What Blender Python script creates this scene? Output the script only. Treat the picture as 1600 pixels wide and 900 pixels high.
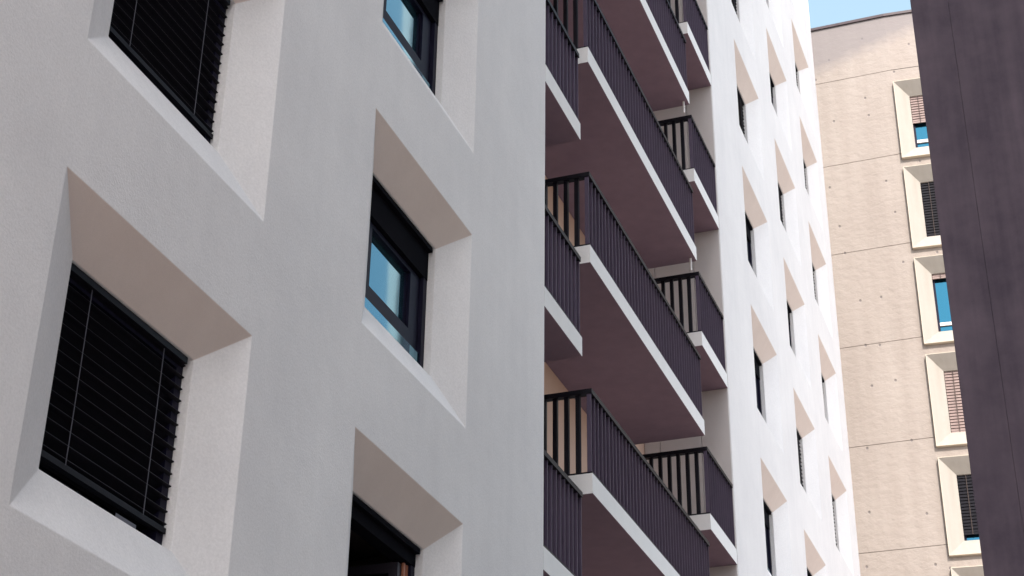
import bpy, math, random
from mathutils import Vector, Matrix
random.seed(7)
S = 0.511            # metres per survey unit
GZ = 1.6             # eye height above the pavement
rad = math.radians

# ------------------------------------------------------------------ camera, light, exposure
sc = bpy.context.scene
for o in list(bpy.data.objects): bpy.data.objects.remove(o)
RC = ((0.9379094574269405, 0.3466306859624419, 0.01315360096358072),
      (0.15489533988364954, -0.4524406649853204, 0.8782396474482179),
      (-0.3103760354013029, 0.8216718397370377, 0.47803985653052095))
cam_d = bpy.data.cameras.new('camera'); cam = bpy.data.objects.new('camera', cam_d)
sc.collection.objects.link(cam); sc.camera = cam
cam_d.sensor_width = 36.0; cam_d.lens = 57.95; cam_d.clip_start = 0.1; cam_d.clip_end = 3000
r, u, f = [Vector(v) for v in RC]
M3 = Matrix((r, u, -f)).transposed()
cam.matrix_world = Matrix.Translation((0, 0, GZ)) @ M3.to_4x4()
cam_d.dof.use_dof = False

SUN_EL, SUN_AZ = rad(42), rad(150.0)      # behind the camera, to the right; an added block across the street shades the facade
w = bpy.data.worlds.new('World'); sc.world = w; w.use_nodes = True
nt = w.node_tree; bg = nt.nodes['Background']
sky = nt.nodes.new('ShaderNodeTexSky'); sky.sky_type = 'NISHITA'; sky.sun_disc = False
sky.sun_elevation = SUN_EL; sky.sun_rotation = SUN_AZ
sky.air_density = 1.0; sky.dust_density = 2.2; sky.ozone_density = 0.6
veil = nt.nodes.new('ShaderNodeMix'); veil.data_type = 'RGBA'; veil.inputs[0].default_value = .6   # thin high veil
nt.links.new(sky.outputs[0], veil.inputs[6])
# the veil is brighter towards the sun than opposite it
wtc = nt.nodes.new('ShaderNodeTexCoord'); dp = nt.nodes.new('ShaderNodeVectorMath'); dp.operation = 'DOT_PRODUCT'
dp.inputs[1].default_value = (math.sin(SUN_AZ) * math.cos(SUN_EL), math.cos(SUN_AZ) * math.cos(SUN_EL), math.sin(SUN_EL))
nt.links.new(wtc.outputs['Generated'], dp.inputs[0])
mr = nt.nodes.new('ShaderNodeMapRange'); mr.interpolation_type = 'SMOOTHSTEP'
for i_, v_ in ((1, -.15), (2, 1.0), (3, 1.0), (4, 3.5)): mr.inputs[i_].default_value = v_
nt.links.new(dp.outputs['Value'], mr.inputs[0])
vsc = nt.nodes.new('ShaderNodeVectorMath'); vsc.operation = 'SCALE'; 
vcol = nt.nodes.new('ShaderNodeMix'); vcol.data_type = 'RGBA'; vcol.inputs[6].default_value = (1.38, 1.93, 2.0, 1); vcol.inputs[7].default_value = (1.72, 1.79, 1.90, 1)
mr2 = nt.nodes.new('ShaderNodeMapRange')
for i_, v_ in ((1, -.1), (2, .6)): mr2.inputs[i_].default_value = v_
nt.links.new(dp.outputs['Value'], mr2.inputs[0]); nt.links.new(mr2.outputs[0], vcol.inputs[0]); nt.links.new(vcol.outputs[2], vsc.inputs[0])
nt.links.new(mr.outputs[0], vsc.inputs['Scale']); nt.links.new(vsc.outputs[0], veil.inputs[7])
nt.links.new(veil.outputs[2], bg.inputs[0]); bg.inputs[1].default_value = 0.15
sd = bpy.data.lights.new('sun', 'SUN'); sun = bpy.data.objects.new('sun', sd)
sc.collection.objects.link(sun); sd.energy = 2.0; sd.angle = rad(0.53); sd.color = (1.0, 0.93, 0.84)
sdir = Vector((math.sin(SUN_AZ) * math.cos(SUN_EL), math.cos(SUN_AZ) * math.cos(SUN_EL), math.sin(SUN_EL)))
sun.rotation_euler = sdir.normalized().to_track_quat('Z', 'Y').to_euler()
sun.location = (0, -20, 60)
vs = sc.view_settings; vs.view_transform = 'Standard'; vs.look = 'None'; vs.gamma = 1; vs.exposure = 1.6
vs.use_curve_mapping = False
sc.render.engine = 'CYCLES'
sc.cycles.max_bounces = 10; sc.cycles.diffuse_bounces = 6; sc.cycles.glossy_bounces = 4

# ------------------------------------------------------------------ materials
def mat(name): 
    m = bpy.data.materials.new(name); m.use_nodes = True
    return m, m.node_tree, m.node_tree.nodes['Principled BSDF']
def plaster(name, col, col2, bump=0.25, fine=230, rough=0.92, streak=0.35, big=0.7):
    m, t, b = mat(name); N = t.nodes.new; L = t.links.new
    tc = N('ShaderNodeTexCoord')
    n1 = N('ShaderNodeTexNoise'); n1.inputs['Scale'].default_value = big; n1.inputs['Detail'].default_value = 9; n1.inputs['Roughness'].default_value = .68
    mp = N('ShaderNodeMapping'); mp.inputs['Scale'].default_value = (3.2, 3.2, .22)
    n2 = N('ShaderNodeTexNoise'); n2.inputs['Scale'].default_value = 1.6; n2.inputs['Detail'].default_value = 6
    n3 = N('ShaderNodeTexNoise'); n3.inputs['Scale'].default_value = fine; n3.inputs['Detail'].default_value = 3; n3.inputs['Roughness'].default_value = .7
    n4 = N('ShaderNodeTexNoise'); n4.inputs['Scale'].default_value = 5.5; n4.inputs['Detail'].default_value = 5
    L(tc.outputs['Object'], n1.inputs[0]); L(tc.outputs['Object'], mp.inputs[0]); L(mp.outputs[0], n2.inputs[0])
    L(tc.outputs['Object'], n3.inputs[0]); L(tc.outputs['Object'], n4.inputs[0])
    ad = N('ShaderNodeMix'); ad.data_type = 'FLOAT'; ad.inputs[0].default_value = streak
    L(n1.outputs[0], ad.inputs[2]); L(n2.outputs[0], ad.inputs[3])
    cr = N('ShaderNodeValToRGB'); cr.color_ramp.elements[0].position = .34; cr.color_ramp.elements[1].position = .66
    cr.color_ramp.elements[0].color = (*col2, 1); cr.color_ramp.elements[1].color = (*col, 1)
    L(ad.outputs[0], cr.inputs[0])
    # fine grain darkening
    g = N('ShaderNodeMapRange'); g.inputs[1].default_value = .3; g.inputs[2].default_value = .7; g.inputs[3].default_value = .90; g.inputs[4].default_value = 1.03
    L(n3.outputs[0], g.inputs[0])
    mx = N('ShaderNodeMix'); mx.data_type = 'RGBA'; mx.blend_type = 'MULTIPLY'; mx.inputs[0].default_value = 1
    L(cr.outputs[0], mx.inputs[6]); L(g.outputs[0], mx.inputs[7]); L(mx.outputs[2], b.inputs['Base Color'])
    b.inputs['Roughness'].default_value = rough
    bp = N('ShaderNodeBump'); bp.inputs['Strength'].default_value = bump; bp.inputs['Distance'].default_value = .004
    bp2 = N('ShaderNodeBump'); bp2.inputs['Strength'].default_value = .35; bp2.inputs['Distance'].default_value = .012
    L(n3.outputs[0], bp.inputs['Height']); L(n4.outputs[0], bp2.inputs['Height']); L(bp.outputs[0], bp2.inputs['Normal']); L(bp2.outputs[0], b.inputs['Normal'])
    return m
def simple(name, col, rough=.5, metal=0, var=.12, scale=6, spec=.5, bump=0):
    m, t, b = mat(name); N = t.nodes.new; L = t.links.new
    tc = N('ShaderNodeTexCoord'); n = N('ShaderNodeTexNoise'); n.inputs['Scale'].default_value = scale; n.inputs['Detail'].default_value = 6
    L(tc.outputs['Object'], n.inputs[0])
    cr = N('ShaderNodeValToRGB'); cr.color_ramp.elements[0].position = .3; cr.color_ramp.elements[1].position = .7
    cr.color_ramp.elements[0].color = (*[c * (1 - var) for c in col], 1); cr.color_ramp.elements[1].color = (*[min(1, c * (1 + var)) for c in col], 1)
    L(n.outputs[0], cr.inputs[0]); L(cr.outputs[0], b.inputs['Base Color'])
    b.inputs['Roughness'].default_value = rough; b.inputs['Metallic'].default_value = metal
    b.inputs['Specular IOR Level'].default_value = spec
    if bump:
        bp = N('ShaderNodeBump'); bp.inputs['Strength'].default_value = bump; bp.inputs['Distance'].default_value = .01
        L(n.outputs[0], bp.inputs['Height']); L(bp.outputs[0], b.inputs['Normal'])
    return m
def glass(name, tint, rough=.03):
    m, t, b = mat(name); N = t.nodes.new; L = t.links.new
    tc = N('ShaderNodeTexCoord'); n = N('ShaderNodeTexNoise'); n.inputs['Scale'].default_value = 1.1
    L(tc.outputs['Object'], n.inputs[0])
    bp = N('ShaderNodeBump'); bp.inputs['Strength'].default_value = .05; bp.inputs['Distance'].default_value = .01
    L(n.outputs[0], bp.inputs['Height']); L(bp.outputs[0], b.inputs['Normal'])
    b.inputs['Base Color'].default_value = (*tint, 1); b.inputs['Metallic'].default_value = .9
    b.inputs['Roughness'].default_value = rough
    return m
M = {}
M['plaster'] = plaster('painted_render', (.82, .80, .795), (.725, .708, .71), streak=.22, bump=.6, fine=55)
M['soffit_shade'] = plaster('shade_tinted_render', (.26, .185, .235), (.21, .145, .195), bump=.1)  # violet shade and warm bounce painted into the slab undersides
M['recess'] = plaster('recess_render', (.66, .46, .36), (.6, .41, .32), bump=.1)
M['panel'] = plaster('panel_render', (.62, .58, .56), (.57, .53, .52), bump=.08)
M['slab'] = plaster('slab_edge_paint', (.84, .835, .83), (.79, .785, .78), bump=.1)
M['head_bounce'] = plaster('bounce_tinted_render', (.78, .67, .61), (.72, .61, .555), bump=.3)  # warm ground bounce painted into the window heads
M['rail'] = simple('rail_metal', (.008, .007, .012), .5, 0, spec=.15)
M['bar'] = simple('bar_metal', (.066, .046, .084), .5, .1, var=.1)
M['frame'] = simple('window_frame_metal', (.009, .008, .022), .5, 0, spec=.12)
M['blind'] = simple('blind_metal', (.006, .0055, .010), .55, 0, spec=.15)
M['cord'] = simple('blind_cord', (.075, .075, .095), .7)
M['tanblind'] = simple('tan_blind', (.26, .185, .17), .6)
M['dark'] = simple('dark_room', (.07, .05, .045), .9)
M['sash'] = simple('inner_sash', (.03, .024, .035), .5)
M['glass'] = glass('coated_glass', (.085, .25, .33))
M['void'] = simple('matt_black_metal', (.005, .005, .008), .95, spec=.05)
M['glassblue'] = glass('blue_glass', (.025, .12, .18))
M['glassdark'] = glass('dim_glass', (.05, .06, .08))
M['label'] = simple('grey_reflection', (.09, .08, .10), .5)  # tone of the painted reflection in the lower glass
M['wood'] = simple('casement_edge', (.42, .16, .09), .5)
M['pipe'] = simple('white_pipe', (.7, .68, .66), .5)
M['coping'] = simple('coping_metal', (.05, .03, .035), .5)
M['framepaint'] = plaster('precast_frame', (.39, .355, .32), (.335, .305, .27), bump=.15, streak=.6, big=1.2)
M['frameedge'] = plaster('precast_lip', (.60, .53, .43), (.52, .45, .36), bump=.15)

def concrete_mat():
    m, t, b = mat('board_marked_concrete'); N = t.nodes.new; L = t.links.new
    tc = N('ShaderNodeTexCoord'); sep = N('ShaderNodeSeparateXYZ'); L(tc.outputs['Object'], sep.inputs[0])
    n1 = N('ShaderNodeTexNoise'); n1.inputs['Scale'].default_value = .35; n1.inputs['Detail'].default_value = 8; n1.inputs['Roughness'].default_value = .65
    mp = N('ShaderNodeMapping'); mp.inputs['Scale'].default_value = (3.0, 1, 3.8)
    n2 = N('ShaderNodeTexNoise'); n2.inputs['Scale'].default_value = 1.3; n2.inputs['Detail'].default_value = 7; n2.inputs['Roughness'].default_value = .6
    mps = N('ShaderNodeMapping'); mps.inputs['Scale'].default_value = (2.2, 1, .12)
    n3 = N('ShaderNodeTexNoise'); n3.inputs['Scale'].default_value = 1.; n3.inputs['Detail'].default_value = 4
    for n in (mp, mps): L(tc.outputs['Object'], n.inputs[0])
    L(tc.outputs['Object'], n1.inputs[0]); L(mp.outputs[0], n2.inputs[0]); L(mps.outputs[0], n3.inputs[0])
    mixf = N('ShaderNodeMath'); mixf.operation = 'ADD'; L(n1.outputs[0], mixf.inputs[0]); L(n3.outputs[0], mixf.inputs[1])
    half = N('ShaderNodeMath'); half.operation = 'MULTIPLY'; half.inputs[1].default_value = .5; L(mixf.outputs[0], half.inputs[0])
    cr = N('ShaderNodeValToRGB'); cr.color_ramp.elements[0].position = .36; cr.color_ramp.elements[1].position = .64
    cr.color_ramp.elements[0].color = (.29, .245, .218, 1); cr.color_ramp.elements[1].color = (.345, .298, .268, 1)
    L(half.outputs[0], cr.inputs[0])
    # tie holes
    vmap = N('ShaderNodeMapping'); vmap.inputs['Scale'].default_value = (.85, 0, .7); L(tc.outputs['Object'], vmap.inputs[0])
    vs_ = N('ShaderNodeSeparateXYZ'); L(vmap.outputs[0], vs_.inputs[0]); vc_ = N('ShaderNodeCombineXYZ'); L(vs_.outputs[0], vc_.inputs[0]); L(vs_.outputs[2], vc_.inputs[1])
    vo = N('ShaderNodeTexVoronoi'); vo.voronoi_dimensions = '2D'; vo.inputs['Scale'].default_value = 1.0; vo.inputs['Randomness'].default_value = .85; L(vc_.outputs[0], vo.inputs['Vector'])
    lt = N('ShaderNodeMapRange'); lt.inputs[1].default_value = .015; lt.inputs[2].default_value = .036; lt.inputs[3].default_value = .25; L(vo.outputs['Distance'], lt.inputs[0])
    mx = N('ShaderNodeMix'); mx.data_type = 'RGBA'; mx.inputs[6].default_value = (.14, .12, .12, 1)
    L(lt.outputs[0], mx.inputs[0]); L(cr.outputs[0], mx.inputs[7])
    # shadow under the roof edge painted as a grey, smoother zone (object z is measured from the roof line)
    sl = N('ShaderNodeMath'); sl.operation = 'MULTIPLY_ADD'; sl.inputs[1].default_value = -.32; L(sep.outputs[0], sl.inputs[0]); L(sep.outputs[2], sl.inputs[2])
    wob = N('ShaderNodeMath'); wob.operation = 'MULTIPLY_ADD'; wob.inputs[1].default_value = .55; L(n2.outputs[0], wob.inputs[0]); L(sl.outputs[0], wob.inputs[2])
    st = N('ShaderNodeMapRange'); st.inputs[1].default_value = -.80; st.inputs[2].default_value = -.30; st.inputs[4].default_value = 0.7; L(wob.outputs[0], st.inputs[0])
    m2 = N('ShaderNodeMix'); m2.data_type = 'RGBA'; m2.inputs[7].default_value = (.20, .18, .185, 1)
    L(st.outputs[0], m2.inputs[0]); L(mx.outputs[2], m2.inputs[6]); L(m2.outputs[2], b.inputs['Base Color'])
    b.inputs['Roughness'].default_value = .95
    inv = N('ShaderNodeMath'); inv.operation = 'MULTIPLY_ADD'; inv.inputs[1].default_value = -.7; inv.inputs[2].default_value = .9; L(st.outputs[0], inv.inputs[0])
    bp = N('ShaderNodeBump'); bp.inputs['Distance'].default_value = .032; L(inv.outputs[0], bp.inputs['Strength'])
    hm = N('ShaderNodeMath'); hm.operation = 'MULTIPLY_ADD'; hm.inputs[1].default_value = .6; L(lt.outputs[0], hm.inputs[0]); L(n2.outputs[0], hm.inputs[2])
    L(hm.outputs[0], bp.inputs['Height']); L(bp.outputs[0], b.inputs['Normal'])
    return m
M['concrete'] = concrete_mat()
def dark_pier_mat():
    m, t, b = mat('dark_weathered_concrete'); N = t.nodes.new; L = t.links.new
    tc = N('ShaderNodeTexCoord')
    mp = N('ShaderNodeMapping'); mp.inputs['Scale'].default_value = (5.5, 5.5, .32); L(tc.outputs['Object'], mp.inputs[0])
    n = N('ShaderNodeTexNoise'); n.inputs['Scale'].default_value = 1.4; n.inputs['Detail'].default_value = 5; n.inputs['Roughness'].default_value = .55; L(mp.outputs[0], n.inputs[0])
    n2 = N('ShaderNodeTexNoise'); n2.inputs['Scale'].default_value = 2.6; n2.inputs['Detail'].default_value = 9; n2.inputs['Roughness'].default_value = .7; L(tc.outputs['Object'], n2.inputs[0])
    ad = N('ShaderNodeMix'); ad.data_type = 'FLOAT'; ad.inputs[0].default_value = .5; L(n.outputs[0], ad.inputs[2]); L(n2.outputs[0], ad.inputs[3])
    cr = N('ShaderNodeValToRGB'); cr.color_ramp.elements[0].position = .36; cr.color_ramp.elements[1].position = .64
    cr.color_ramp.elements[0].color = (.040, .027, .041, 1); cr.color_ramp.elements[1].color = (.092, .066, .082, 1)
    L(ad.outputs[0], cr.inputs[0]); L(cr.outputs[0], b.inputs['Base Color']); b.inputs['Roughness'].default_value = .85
    bp = N('ShaderNodeBump'); bp.inputs['Strength'].default_value = .3; bp.inputs['Distance'].default_value = .01; L(n2.outputs[0], bp.inputs['Height']); L(bp.outputs[0], b.inputs['Normal'])
    return m
M['pier'] = dark_pier_mat()
M['paving'] = simple('clay_paving', (.36, .285, .245), .85, var=.2, scale=2)
M['bounce_patch_dark'] = simple('bounce_patch_dark', (.055, .053, .052), .9, var=.2, scale=8)
M['ground'] = simple('ground_soil', (.2, .18, .15), .95, var=.2, scale=.4)
M['paint'] = simple('road_paint', (.75, .74, .7), .7)

# ------------------------------------------------------------------ mesh helpers (coordinates in survey units)
def W(p): return Vector((p[0] * S, p[1] * S, p[2] * S + GZ))
class MB:
    def __init__(s): s.v = []; s.f = []; s.m = []
    def quad(s, a, b, c, d, mi=0):
        i = len(s.v); s.v += [a, b, c, d]; s.f.append((i, i + 1, i + 2, i + 3)); s.m.append(mi)
    def box(s, x0, x1, y0, y1, z0, z1, mi=0):
        if x0 > x1: x0, x1 = x1, x0
        i = len(s.v)
        s.v += [(x0, y0, z0), (x1, y0, z0), (x1, y1, z0), (x0, y1, z0), (x0, y0, z1), (x1, y0, z1), (x1, y1, z1), (x0, y1, z1)]
        for q in ((3, 2, 1, 0), (4, 5, 6, 7), (0, 1, 5, 4), (1, 2, 6, 5), (2, 3, 7, 6), (3, 0, 4, 7)):
            s.f.append(tuple(i + k for k in q)); s.m.append(mi)
    def prism(s, prof, y0, y1, mi=0):   # profile (x,z) ccw seen from +y, extruded along y
        i = len(s.v); n = len(prof)
        s.v += [(x, y0, z) for x, z in prof] + [(x, y1, z) for x, z in prof]
        s.f.append(tuple(range(i + n - 1, i - 1, -1))); s.f.append(tuple(range(i + n, i + 2 * n))); s.m += [mi, mi]
        for k in range(n):
            k2 = (k + 1) % n; s.f.append((i + k, i + k2, i + n + k2, i + n + k)); s.m.append(mi)
    def cyl(s, x, y, z0, z1, r, n=12, mi=0):
        i = len(s.v)
        for z in (z0, z1): s.v += [(x + r * math.cos(2 * math.pi * k / n), y + r * math.sin(2 * math.pi * k / n), z) for k in range(n)]
        s.f.append(tuple(range(i + n - 1, i - 1, -1))); s.f.append(tuple(range(i + n, i + 2 * n))); s.m += [mi, mi]
        for k in range(n):
            k2 = (k + 1) % n; s.f.append((i + k, i + k2, i + n + k2, i + n + k)); s.m.append(mi)
    def mesh(s, name, mats, origin=(0, 0, 0), merge=False):
        me = bpy.data.meshes.new(name)
        me.from_pydata([tuple((Vector(p) - Vector(origin)) * S) for p in s.v], [], s.f)
        for k in (mats if isinstance(mats, (list, tuple)) else [mats]): me.materials.append(M[k])
        for p, mi in zip(me.polygons, s.m): p.material_index = mi
        if merge:
            import bmesh
            bm = bmesh.new(); bm.from_mesh(me); bmesh.ops.remove_doubles(bm, verts=bm.verts, dist=1e-4); bmesh.ops.recalc_face_normals(bm, faces=bm.faces); bm.to_mesh(me); bm.free()
        me.update(); return me
def link(name, me, parent=None, origin=(0, 0, 0), bevel=0, top=None):
    o = bpy.data.objects.new(name, me); sc.collection.objects.link(o)
    o.location = W(origin)
    if parent is not None:
        o.parent = parent; o.location = W(origin) - Vector(parent['_w'])
    o['_w'] = W(origin)
    if bevel:
        b = o.modifiers.new('bevel', 'BEVEL'); b.width = bevel; b.segments = 2; b.limit_method = 'ANGLE'; b.angle_limit = rad(20)
    return o
def empty(name, origin, label, cat, group=None):
    o = bpy.data.objects.new(name, None); sc.collection.objects.link(o); o.location = W(origin); o['_w'] = W(origin)
    o.empty_display_size = .3; o['label'] = label; o['category'] = cat
    if group: o['group'] = group
    return o
def build(mb, name, mats, parent, origin=(0, 0, 0), bevel=0, merge=False):
    return link(name, mb.mesh(name, mats, origin, merge), parent, origin, bevel)
def structure(mb, name, mats):
    o = link(name, mb.mesh(name, mats)); o['kind'] = 'structure'; return o

FLOOR = -GZ / S
# ------------------------------------------------------------------ setting
g = MB(); g.box(-1200, 1200, -1200, 1200, FLOOR - 1, FLOOR - .30); structure(g, 'ground', 'ground')
g = MB(); g.box(-9.9, 30, -60, 77.5, FLOOR - .29, FLOOR - .004); structure(g, 'pavement', 'paving')
g = MB(); g.box(-9.2, 12, 12, 50, FLOOR - .28, FLOOR + .004); structure(g, 'dark_bounce_patch', 'bounce_patch_dark')  # unseen dark patch added to cut ground bounce onto the lower facade

# ------------------------------------------------------------------ the white apartment building
P, Z0, H = 5.676, 9.752, 3.93           # storey height, head of the window openings, opening height
XF = -10.0; XI = -10.405; XG = -10.75   # facade plane, inner edge of the splay, glass plane
YA, WA = [5.145, 12.585, 20.03], 4.29
YC, WC = [49.78, 56.86, 63.93], 4.19
OL, OR, OT, OB = .874, .70, .625, .77   # splay on each side
Y0, YR0, YR1, YE = -2.3, 28.38, 45.48, 70.0
TOP = 63.2; XB = -30.0; XREC = -12.72
KS = range(-1, 9)
apt = empty('apartment_building', (-20, 34, FLOOR), 'tall white rendered apartment building with splayed windows and stacked dark railed balconies', 'building')

def facade(y0, y1, cols, wd, name):
    mb = MB(); ys = [y0]
    zs = [FLOOR - .2]
    for k in KS: zs += [Z0 + k * P - H, Z0 + k * P]
    zs = [z for z in zs if z > FLOOR + .1 or z == FLOOR - .2]; 
    zs.append(TOP)
    for c in cols: ys += [c, c + wd]
    ys.append(y1)
    J = {}
    def jit(y, z, corner):
        if not corner: return (XF, y, z)
        key = (round(y, 3), round(z, 3))
        if key not in J: J[key] = (XF, y + random.uniform(-.022, .022), z + random.uniform(-.022, .022))
        return J[key]
    for i in range(len(ys) - 1):
        for j in range(len(zs) - 1):
            hole = (i % 2 == 1) and (j % 2 == 1)
            def V(ii, jj): return jit(ys[ii], zs[jj], 0 < ii < len(ys) - 1 and 0 < jj < len(zs) - 1)
            a, b, c, d = V(i, j), V(i + 1, j), V(i + 1, j + 1), V(i, j + 1)
            if not hole: mb.quad(a, b, c, d); continue
            ya, yb, za, zb = ys[i], ys[i + 1], zs[j], zs[j + 1]
            A, B, C, D = (XI, ya + OL, za + OB), (XI, yb - OR, za + OB), (XI, yb - OR, zb - OT), (XI, ya + OL, zb - OT)
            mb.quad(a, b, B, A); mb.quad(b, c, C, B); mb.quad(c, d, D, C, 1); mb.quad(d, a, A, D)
            Q = [(XG - .1, p[1], p[2]) for p in (A, B, C, D)]
            for p, q, pp, qq in ((A, B, Q[0], Q[1]), (B, C, Q[1], Q[2]), (C, D, Q[2], Q[3]), (D, A, Q[3], Q[0])): mb.quad(p, q, qq, pp)
    # returns
    for yy in (y0, y1): mb.quad((XF, yy, FLOOR - .2), (XF, yy, TOP), (XB, yy, TOP), (XB, yy, FLOOR - .2))
    mb.quad((XB, y0, FLOOR - .2), (XB, y1, FLOOR - .2), (XB, y1, TOP), (XB, y0, TOP))
    mb.quad((XF, y0, TOP), (XF, y1, TOP), (XB, y1, TOP), (XB, y0, TOP))
    return build(mb, name, ['plaster', 'head_bounce'], apt, merge=True, bevel=.006)
facade(Y0, YR0, YA, WA, 'facade_wall')
facade(YR1, YE, YC, WC, 'facade_wall')
mb = MB(); mb.box(XREC - 1, XREC, YR0 + .005, YR1 - .005, FLOOR - .2, TOP - .3); build(mb, 'recess_wall', 'recess', apt)
# jointed panels on the side wall of the recess
mb = MB()
for k in range(-1, 10):
    zz = 16.44 + P * (k - 2)
    for (xa, xb) in ((-12.7, -12.21), (-12.19, -10.91), (-10.89, -10.02)):
        mb.box(xa, xb, YR1 - .06, YR1 - .003, zz - .19, zz + P - .21)
build(mb, 'wall_panel', 'panel', apt, bevel=.003)
mb = MB(); mb.box(XB, XF + .04, Y0 - .02, YE + .02, TOP + .01, TOP + .25); build(mb, 'coping', 'coping', apt)

# ---- windows: one set of meshes per type and width, origin at the lower left inner corner
def window_meshes(wd, kind):
    w_ = wd - OL - OR; h_ = H - OT - OB
    X0 = XI - .14; out = {}
    fr = MB(); t = .15
    fr.box(X0, XG - .08, 0.003, t, .003, h_ - .003); fr.box(X0, XG - .08, w_ - t, w_ - .003, .003, h_ - .003)
    fr.box(X0, XG - .08, t, w_ - t, .003, .05); fr.box(X0, XG - .08, t, w_ - t, h_ - t, h_ - .003)
    if kind in ('glazed', 'open'):
        fr.box(X0 - .06, XG - .08, t, w_ - t, .38, .418)
    out['frame'] = fr.mesh('window', ['frame'])
    out['bg'] = None
    if kind == 'open':
        rm = MB(); a, b_ = XG - .09, XG - 3
        rm.quad((a, 0, 0), (b_, -1.5, 0), (b_, w_ + 1.5, 0), (a, w_, 0)); rm.quad((a, 0, h_), (a, w_, h_), (b_, w_ + 1.5, h_ + .4), (b_, -1.5, h_ + .4))
        rm.quad((b_, -1.5, 0), (b_, -1.5, h_ + .4), (b_, w_ + 1.5, h_ + .4), (b_, w_ + 1.5, 0)); rm.quad((a, 0, 0), (a, 0, h_), (b_, -1.5, h_ + .4), (b_, -1.5, 0)); rm.quad((a, w_, 0), (b_, w_ + 1.5, 0), (b_, w_ + 1.5, h_ + .4), (a, w_, h_))
        out['room'] = rm.mesh('room_lining', ['dark'])
        sa = MB()   # casement swung inwards, hinged at the right jamb
        sw = w_ - 2 * t; z0_, z1_ = .44, h_ - .33; yy = w_ - t - .30
        for (xa, xb, za, zb) in ((0, .16, z0_, z1_), (sw - .16, sw, z0_, z1_), (.16, sw - .16, z0_, z0_ + .16), (.16, sw - .16, z1_ - .16, z1_)):
            sa.box(X0 - .1 - xb, X0 - .1 - xa, yy, yy + .14, za, zb)
        out['casement'] = sa.mesh('casement', ['sash'])
        ed = MB()
        for (ya_, yb_) in ((w_ - t - .17, w_ - t - .11), (w_ - t - .05, w_ - t - .003)): ed.box(X0 - .09, X0 - .05, ya_, yb_, z0_, z1_ + .02)
        out['casement_edge'] = ed.mesh('casement_edge', ['wood'])
        pn = MB(); pn.box(X0 - .1 - sw + .16, X0 - .1 - .16, yy + .05, yy + .07, z0_ + .16, z1_ - .16); out['pane'] = pn.mesh('pane', ['glassdark'])
    elif kind == 'glazed':
        sa = MB(); XS = XI - .215; q = .40
        ya, yb, za, zb = t, w_ - t, .42, h_ - .65
        sa.box(XS, XG - .03, ya, ya + q, za, zb); sa.box(XS, XG - .03, yb - q, yb, za, zb)
        sa.box(XS, XG - .03, ya + q, yb - q, za, za + .28); sa.box(XS, XG - .03, ya + q, yb - q, zb - .08, zb)
        sa.box(XS - .06, XG - .03, ya + q, ya + q + .05, za + .28, zb - .08); sa.box(XS - .06, XG - .03, yb - q - .05, yb - q, za + .28, zb - .08)
        out['casement'] = sa.mesh('casement', ['frame'])
        pn = MB(); pn.box(XG + .03, XG + .01, ya + q, yb - q, za + .1, zb - .08); out['pane'] = pn.mesh('pane', ['glass'])
        p2 = MB(); p2.box(X0 - .03, X0 - .05, t, w_ - t, .05, .38); out['lower_pane'] = p2.mesh('lower_pane', ['glass'])
    if kind in ('glazed', 'open'):
        bx = MB(); bx.box(XI - .03, X0 + .012, .012, w_ - .06, h_ - .10, h_ - .006); bx.box(X0 + .012, XG - .02, .012, w_ - .012, h_ - (.64 if kind == 'glazed' else .30), h_ - .006); out['blind_box'] = bx.mesh('blind_box', ['void'])
    if kind == 'blind':
        pn = MB(); pn.box(XG + .0, XG - .02, t, w_ - t, .05, h_ - t); out['pane'] = pn.mesh('pane', ['glassdark'])
        bl = MB(); pitch = .163; zt = h_ - .02; i = 0
        y0_, y1_ = .03, w_ - .03
        while zt - i * pitch > .36:
            z = zt - i * pitch; dx = random.uniform(-.004, .004); dz = random.uniform(-.003, .003)
            prof = [(X0 - .085, z - .115), (X0 - .02, z - .072), (X0 + .045 + dx, z - .05 + dz), (X0 + .052 + dx, z - .062 + dz), (X0 + .046 + dx, z - .066 + dz), (X0 - .015, z - .085), (X0 - .08, z - .127)]
            prof = prof[::-1]
            bl.prism(prof, y0_, y1_); i += 1
        zb = zt - i * pitch
        bl.box(X0 - .03, X0 + .05, y0_, y1_, zb - .02, zb + .05)
        bl.box(XG + .02, X0 - .10, y0_, y1_, zb + .02, h_ - .01)     # the dark stack behind the slats
        bl.box(XI - .03, X0 - .05, .012, w_ - .09, h_ - .09, h_ - .004)
        out['blind'] = bl.mesh('blind', ['blind'])
        for nm, fy in (('cord', .2), ('cord2', .79)):
            cd = MB(); cd.box(X0 + .062, X0 + .069, w_ * fy - .005, w_ * fy + .005, zb + .03, h_ - .01); out[nm] = cd.mesh('blind_cord', ['cord'])
        lb = MB(); lb.box(X0 + .001, X0 + .006, w_ * .62, w_ * .78, .06, .13); out['reflection_plate'] = lb.mesh('reflection_plate', ['label'])  # small grey plate stands in for a reflection in the lower glass
    return out
cache = {}
def window(parent, ya, wd, k, kind, label, reflplate=False):
    key = (wd, kind)
    if key not in cache: cache[key] = window_meshes(wd, kind)
    ms = cache[key]; org = (0, ya + OL, Z0 + k * P - H + OB)
    fo = link('window', ms['frame'], parent, org); fo['label'] = label
    for n in ('room', 'casement', 'casement_edge', 'pane', 'lower_pane', 'blind_box', 'blind', 'cord', 'cord2', 'reflection_plate'):
        if n == 'reflection_plate' and not reflplate: continue
        if ms.get(n) is not None: link(ms[n].name.split('.')[0], ms[n], fo, org)
BL, GL, OP = 'window closed by a black slatted blind', 'glazed window reflecting blue sky', 'window with its casement swung open inwards'
DK = 'dark glazed window'
kinds = {  # (column, row) -> kind
 (1, 0): 'blind', (1, 1): 'blind', (2, 0): 'open', (2, 1): 'glazed', (2, 2): 'glazed'}
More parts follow.
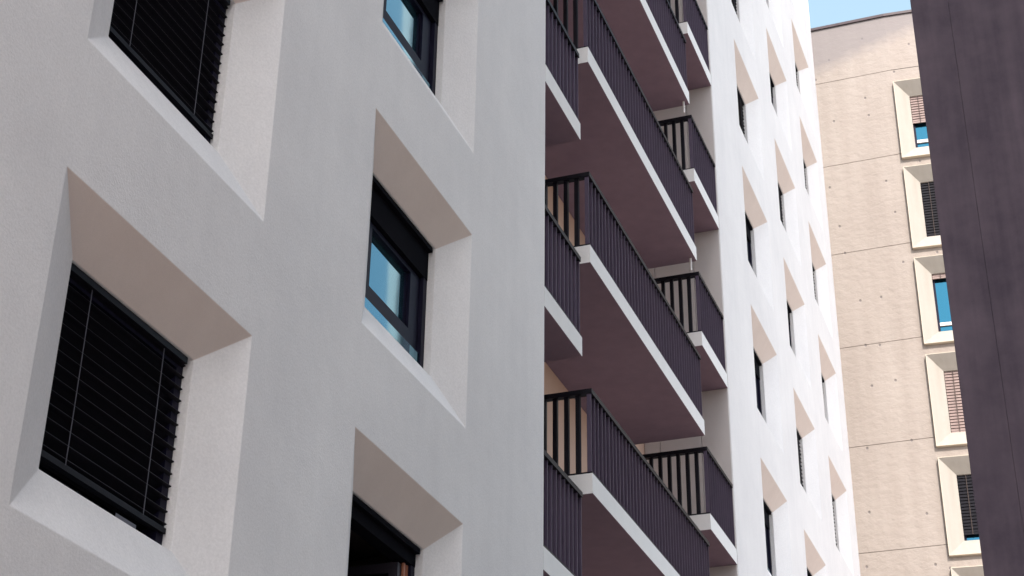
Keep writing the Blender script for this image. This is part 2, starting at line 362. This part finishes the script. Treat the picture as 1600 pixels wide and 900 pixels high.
for ci, ya in enumerate(YA):
    for k in range(-1, 4):
        kd = kinds.get((ci, k), 'blind' if (ci + k) % 2 else 'glazed')
        window(apt, ya, WA, k, kd, {'blind': BL, 'glazed': GL, 'open': OP}[kd], (ci, k) == (1, 0))
far = {0: {2: 'glazed', 3: 'glazed', 4: 'glazed', 5: 'blind', 6: 'blind'},
       1: {2: 'glazed', 3: 'blind', 4: 'glazed', 5: 'blind', 6: 'glazed'},
       2: {2: 'blind', 3: 'blind', 4: 'glazed', 5: 'blind', 6: 'blind', 7: 'blind'}}
for ci, ya in enumerate(YC):
    for k in range(1, 9):
        kd = far[ci].get(k, 'blind' if (ci + k) % 2 else 'glazed')
        window(apt, ya, WC, k, kd, {'blind': BL, 'glazed': GL}[kd])

# ---- balconies
TH = .47; SP = .265; BW = .10; BT = .018
def balcony(ya, yb, zt, side_a, side_b, label, spout=False):
    """slab with railings; zt is the top of the slab"""
    org = (XF, ya, zt)
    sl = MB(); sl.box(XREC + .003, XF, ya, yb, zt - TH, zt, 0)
    for i, mi in ((0, 1),): sl.m[0] = 1            # underside gets the colour with shade and bounce painted in
    o = build(sl, 'balcony', ['slab', 'soffit_shade'], apt, org, bevel=.004); o['label'] = label
    rt = zt + 2.02; xf = XF - .02
    ends = []
    if side_a: ends.append((ya + .02, ya + .19))
    if side_b: ends.append((yb - .19, yb - .02))
    fr = MB(); fr.box(xf - .17, xf + .012, ya + .02, yb - .02, rt - .11, rt); build(fr, 'handrail', 'rail', o, org)
    fr = MB(); fr.box(xf - .15, xf + .006, ya + .03, yb - .03, zt + .005, zt + .05); build(fr, 'bottom_rail', 'rail', o, org)
    for (a, b) in ends:
        fr = MB(); fr.box(XREC + .01, xf - .171, a, b, rt - .11, rt); build(fr, 'handrail', 'rail', o, org)
        fr = MB(); fr.box(XREC + .01, xf - .151, a + .01, b - .01, zt + .005, zt + .05); build(fr, 'bottom_rail', 'rail', o, org)
    ba = MB(); n = int(round((yb - ya - .1) / SP)); st = (yb - ya - .1 - BT) / n
    for i in range(n + 1):
        y = ya + .05 + i * st; j = random.uniform(-.004, .004)
        ba.box(xf - .115 + j, xf - .012 + j, y, y + BT, zt + .051, rt - .111)
    build(ba, 'railing_bars', 'bar', o, org)
    for (a, b) in ends:
        sb = MB(); x = xf - .115 - SP; c = (a + b) / 2
        while x > XREC + .1:
            sb.box(x, x + BW, c - .05, c + .05, zt + .051, rt - .111); x -= SP
        build(sb, 'side_bars', 'rail', o, org)
    if spout:
        sp = MB(); sp.cyl(XF - .14, yb - .22, zt - TH - .42, zt - TH - .002, .035); build(sp, 'drain_spout', 'pipe', o, org)
for k in range(-2, 9):
    big = 13.49 + P * k; sm = 16.44 + P * k
    if big > TOP - 2.5: continue
    balcony(31.55, 42.1, big, True, True, 'wide projecting middle balcony with a white edge', spout=(k in (2, 3)))
    if sm > TOP - 2.5: continue
    balcony(YR0 + .02, 30.9, sm, False, True, 'short balcony tucked behind the near corner')
    balcony(42.3, YR1 - .07, sm, True, False, 'short balcony against the far side of the recess')

# ------------------------------------------------------------------ concrete building at the end
YK = 78.0; XK0, XBEND = -16.0, -6.93; KT = 59.1; BA = rad(5)
con = empty('concrete_building', (-6, 84, FLOOR), 'beige board marked concrete building with a column of projecting splayed window frames', 'building')
JZ = [27.35 + 5.6 * k for k in range(-5, 6)]
def bendp(x, d=0.0, z=0.0):
    """point on the concrete face at arc position x, d units in front of it"""
    if x <= XBEND: return (x, YK - d, z)
    e = x - XBEND
    return (XBEND + e * math.cos(BA) + d * math.sin(BA), YK + e * math.sin(BA) - d * math.cos(BA), z)
WX0, WXW, WH, WP, WT = -6.72, 4.6, 5.07, 5.66, 31.78
courses = [FLOOR - .2] + [z for z in JZ if z > FLOOR] + [KT]
mb = MB()
holes = [(WT + WP * k - WH, WT + WP * k) for k in range(-5, 5)]
hx0, hx1 = XBEND + .05, XBEND + .05 + WXW
def wallquad(x0, x1, z0, z1, dd=0):
    mb.quad(bendp(x0, dd, z0), bendp(x1, dd, z0), bendp(x1, dd, z1), bendp(x0, dd, z1))
G_ = .017
for a, b in zip(courses[:-1], courses[1:]):
    lo, hi = a + G_, b - (G_ if b != KT else 0)
    wallquad(XK0, XBEND, lo, hi); wallquad(hx1, 14, lo, hi)
    wallquad(XBEND, hx0, lo, hi)
    z = lo                                     # strip that carries the windows
    for (h0, h1) in holes:
        if h1 <= lo or h0 >= hi: continue
        if h0 > z: wallquad(hx0, hx1, z, h0)
        z = max(z, min(h1, hi))
    if z < hi: wallquad(hx0, hx1, z, hi)
for z in courses[1:-1]:                        # recessed day joints
    for x0, x1 in ((XK0, XBEND), (XBEND, hx0), (hx1, 14)):
        wallquad(x0, x1, z - G_, z + G_, -.035)
        for s in (-1, 1): mb.quad(bendp(x0, -.035, z + s * G_), bendp(x1, -.035, z + s * G_), bendp(x1, 0, z + s * G_), bendp(x0, 0, z + s * G_))
for p, q in (((XK0, YK), (XK0, YK + 14)), ((XK0, YK + 14), (bendp(14)[0], YK + 14)), ((bendp(14)[0], YK + 14), bendp(14)[:2])):
    mb.quad((*p, FLOOR - .2), (*q, FLOOR - .2), (*q, KT), (*p, KT))
mb.quad((XK0, YK, KT), bendp(XBEND, 0, KT), (bendp(14)[0], YK + 14, KT), (XK0, YK + 14, KT)); mb.quad(bendp(XBEND, 0, KT), bendp(14, 0, KT), (bendp(14)[0], YK + 14, KT), (bendp(14)[0], YK + 14, KT - .01))
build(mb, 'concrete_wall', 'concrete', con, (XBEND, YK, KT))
mb = MB()
for x0, x1 in ((XK0, XBEND), (XBEND, 14)):
    a, b = bendp(x0, .09, KT), bendp(x1, .09, KT); c, d = bendp(x1, -.5, KT), bendp(x0, -.5, KT)
    lo = [(p[0], p[1], KT + .004) for p in (a, b, c, d)]; hi = [(p[0], p[1], KT + .17) for p in (a, b, c, d)]
    i = len(mb.v); mb.v += lo + hi
    for q in ((3, 2, 1, 0), (4, 5, 6, 7), (0, 1, 5, 4), (1, 2, 6, 5), (2, 3, 7, 6), (3, 0, 4, 7)): mb.f.append(tuple(i + k for k in q)); mb.m.append(0)
build(mb, 'coping', 'coping', con, (XBEND, YK, KT))

def precast(k, kind, label):
    z1 = WT + WP * k; z0 = z1 - WH; x0, x1 = hx0 + .02, hx1 - .02; org = bendp((x0 + x1) / 2, 0, z0)
    fm = MB(); D_, R_ = .22, -.34; lip = .03
    def ring(a, b, mi):   # a,b = (xl, xr, zb, zt, d)
        A = [bendp(a[0], a[4], a[2]), bendp(a[1], a[4], a[2]), bendp(a[1], a[4], a[3]), bendp(a[0], a[4], a[3])]
        B = [bendp(b[0], b[4], b[2]), bendp(b[1], b[4], b[2]), bendp(b[1], b[4], b[3]), bendp(b[0], b[4], b[3])]
        for i in range(4): j = (i + 1) % 4; fm.quad(A[i], A[j], B[j], B[i], mi)
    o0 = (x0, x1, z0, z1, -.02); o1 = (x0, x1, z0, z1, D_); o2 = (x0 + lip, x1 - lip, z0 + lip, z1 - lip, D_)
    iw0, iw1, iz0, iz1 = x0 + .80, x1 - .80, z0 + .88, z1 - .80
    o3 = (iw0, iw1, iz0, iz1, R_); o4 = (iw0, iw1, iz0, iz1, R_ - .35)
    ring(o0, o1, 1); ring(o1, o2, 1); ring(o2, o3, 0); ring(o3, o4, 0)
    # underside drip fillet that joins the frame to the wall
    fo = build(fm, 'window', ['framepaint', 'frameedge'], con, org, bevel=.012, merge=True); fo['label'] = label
    def slab(name, mt, xa, xb, za, zb, d0, d1, mbx=None):
        m_ = mbx or MB(); c = [bendp(xa, d0), bendp(xb, d0), bendp(xb, d1), bendp(xa, d1)]
        i = len(m_.v); m_.v += [(p[0], p[1], za) for p in c] + [(p[0], p[1], zb) for p in c]
        for q in ((3, 2, 1, 0), (4, 5, 6, 7), (0, 1, 5, 4), (1, 2, 6, 5), (2, 3, 7, 6), (3, 0, 4, 7)): m_.f.append(tuple(i + k for k in q)); m_.m.append(0)
        return m_ if mbx is not None else build(m_, name, mt, fo, org)
    slab('pane', 'glassblue', iw0, iw1, iz0, iz1, R_ - .30, R_ - .33)
    fr = MB()
    for (xa, xb, za, zb) in ((iw0, iw0 + .12, iz0, iz1), (iw1 - .12, iw1, iz0, iz1), (iw0 + .12, iw1 - .12, iz1 - .12, iz1)): slab('', '', xa, xb, za, zb, R_ - .20, R_ - .29, fr)
    build(fr, 'sash_frame', 'frame', fo, org)
    tr = MB(); slab('', '', iw0 + .12, iw1 - .12, iz0 + .42, iz0 + .60, R_ - .2, R_ - .29, tr); build(tr, 'transom', 'pipe', fo, org)
    hh = iz1 - iz0
    lo, mt = {'half': (iz1 - hh * .50, 'tanblind'), 'full': (iz0 + .02, 'blind'), 'little': (iz1 - .32, 'tanblind'), 'tan': (iz0 + .02, 'tanblind'), 'most': (iz0 + .35, 'blind')}[kind]
    bl = MB(); z = iz1 - .01
    while z - .16 > lo:
        slab('', '', iw0 + .02, iw1 - .02, z - .125, z - .005, R_ - .08, R_ - .11, bl); slab('', '', iw0 + .02, iw1 - .02, z - .15, z - .125, R_ - .04, R_ - .12, bl); z -= .165
    slab('', '', iw0 + .02, iw1 - .02, z - .10, z, R_ - .05, R_ - .12, bl); slab('', '', iw0 + .03, iw1 - .03, z, iz1, R_ - .13, R_ - .15, bl)
    b_ = build(bl, 'blind', mt, fo, org)
    cd = MB(); slab('', '', iw0 + .42, iw0 + .45, z - .1, iz1, R_ - .01, R_ - .03, cd); build(cd, 'blind_cord', 'dark', fo, org)
for k, kd, lb in ((-5, 'tan', 'window with a tan blind'), (-4, 'full', 'window with a black blind'), (-3, 'half', 'window with a half lowered tan blind'), (-2, 'full', 'window with a black blind'), (-1, 'half', 'window with a half lowered tan blind'),
                  (0, 'most', 'window with a black blind lowered almost to the sill'), (1, 'tan', 'window with a fully lowered tan blind'), (2, 'little', 'window showing blue glass below a raised blind'),
                  (3, 'full', 'window with a closed black slatted blind'), (4, 'half', 'topmost window with a tan blind half lowered over blue glass')):
    precast(k, kd, lb)

# ------------------------------------------------------------------ dark pier close on the right
YT = 20.0; XT0 = -.0688 * YT; XTS = -.0423 * YT; PT = 29.0
pier = empty('dark_tower', ((XT0 + 3) / 2, YT + 2, FLOOR), 'dark purple grey streaked concrete tower cutting off the right side of the view', 'tower')
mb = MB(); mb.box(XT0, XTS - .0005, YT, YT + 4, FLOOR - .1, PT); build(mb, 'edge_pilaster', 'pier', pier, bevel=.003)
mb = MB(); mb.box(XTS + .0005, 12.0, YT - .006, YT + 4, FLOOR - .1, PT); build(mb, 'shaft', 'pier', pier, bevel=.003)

# ------------------------------------------------------------------ blocks outside the frame (one added to shade the facade, one mirrored in the glass)
bk = empty('shade_block', (20, -10, FLOOR), 'unseen rendered block added to shade the facade', 'building')
mb = MB(); fp = [(12, -28.5), (26, -52), (26, 6.0), (12, 33.5)]  # added out of view, footprint slanted to shade the facade but not the concrete
for z in (FLOOR - .1, 93): mb.v += [(x, y, z) for x, y in fp]
for q in ((3, 2, 1, 0), (4, 5, 6, 7), (0, 1, 5, 4), (1, 2, 6, 5), (2, 3, 7, 6), (3, 0, 4, 7)): mb.f.append(q); mb.m.append(0)
build(mb, 'wall', 'plaster', bk)  # body of the added, unseen shade block
op = empty('office_block', (14, 96, FLOOR), 'tall grey block with a pale corner pier beyond the tower', 'building')
mb = MB(); mb.box(5, 21.72, 92, 100, FLOOR - .1, 88); build(mb, 'wall', 'pier', op)
mb = MB(); mb.box(21.73, 22.5, 91.6, 100, FLOOR - .1, 88.5); build(mb, 'corner_pier', 'panel', op)

for o in bpy.data.objects:
    if '_w' in o.keys(): del o['_w']
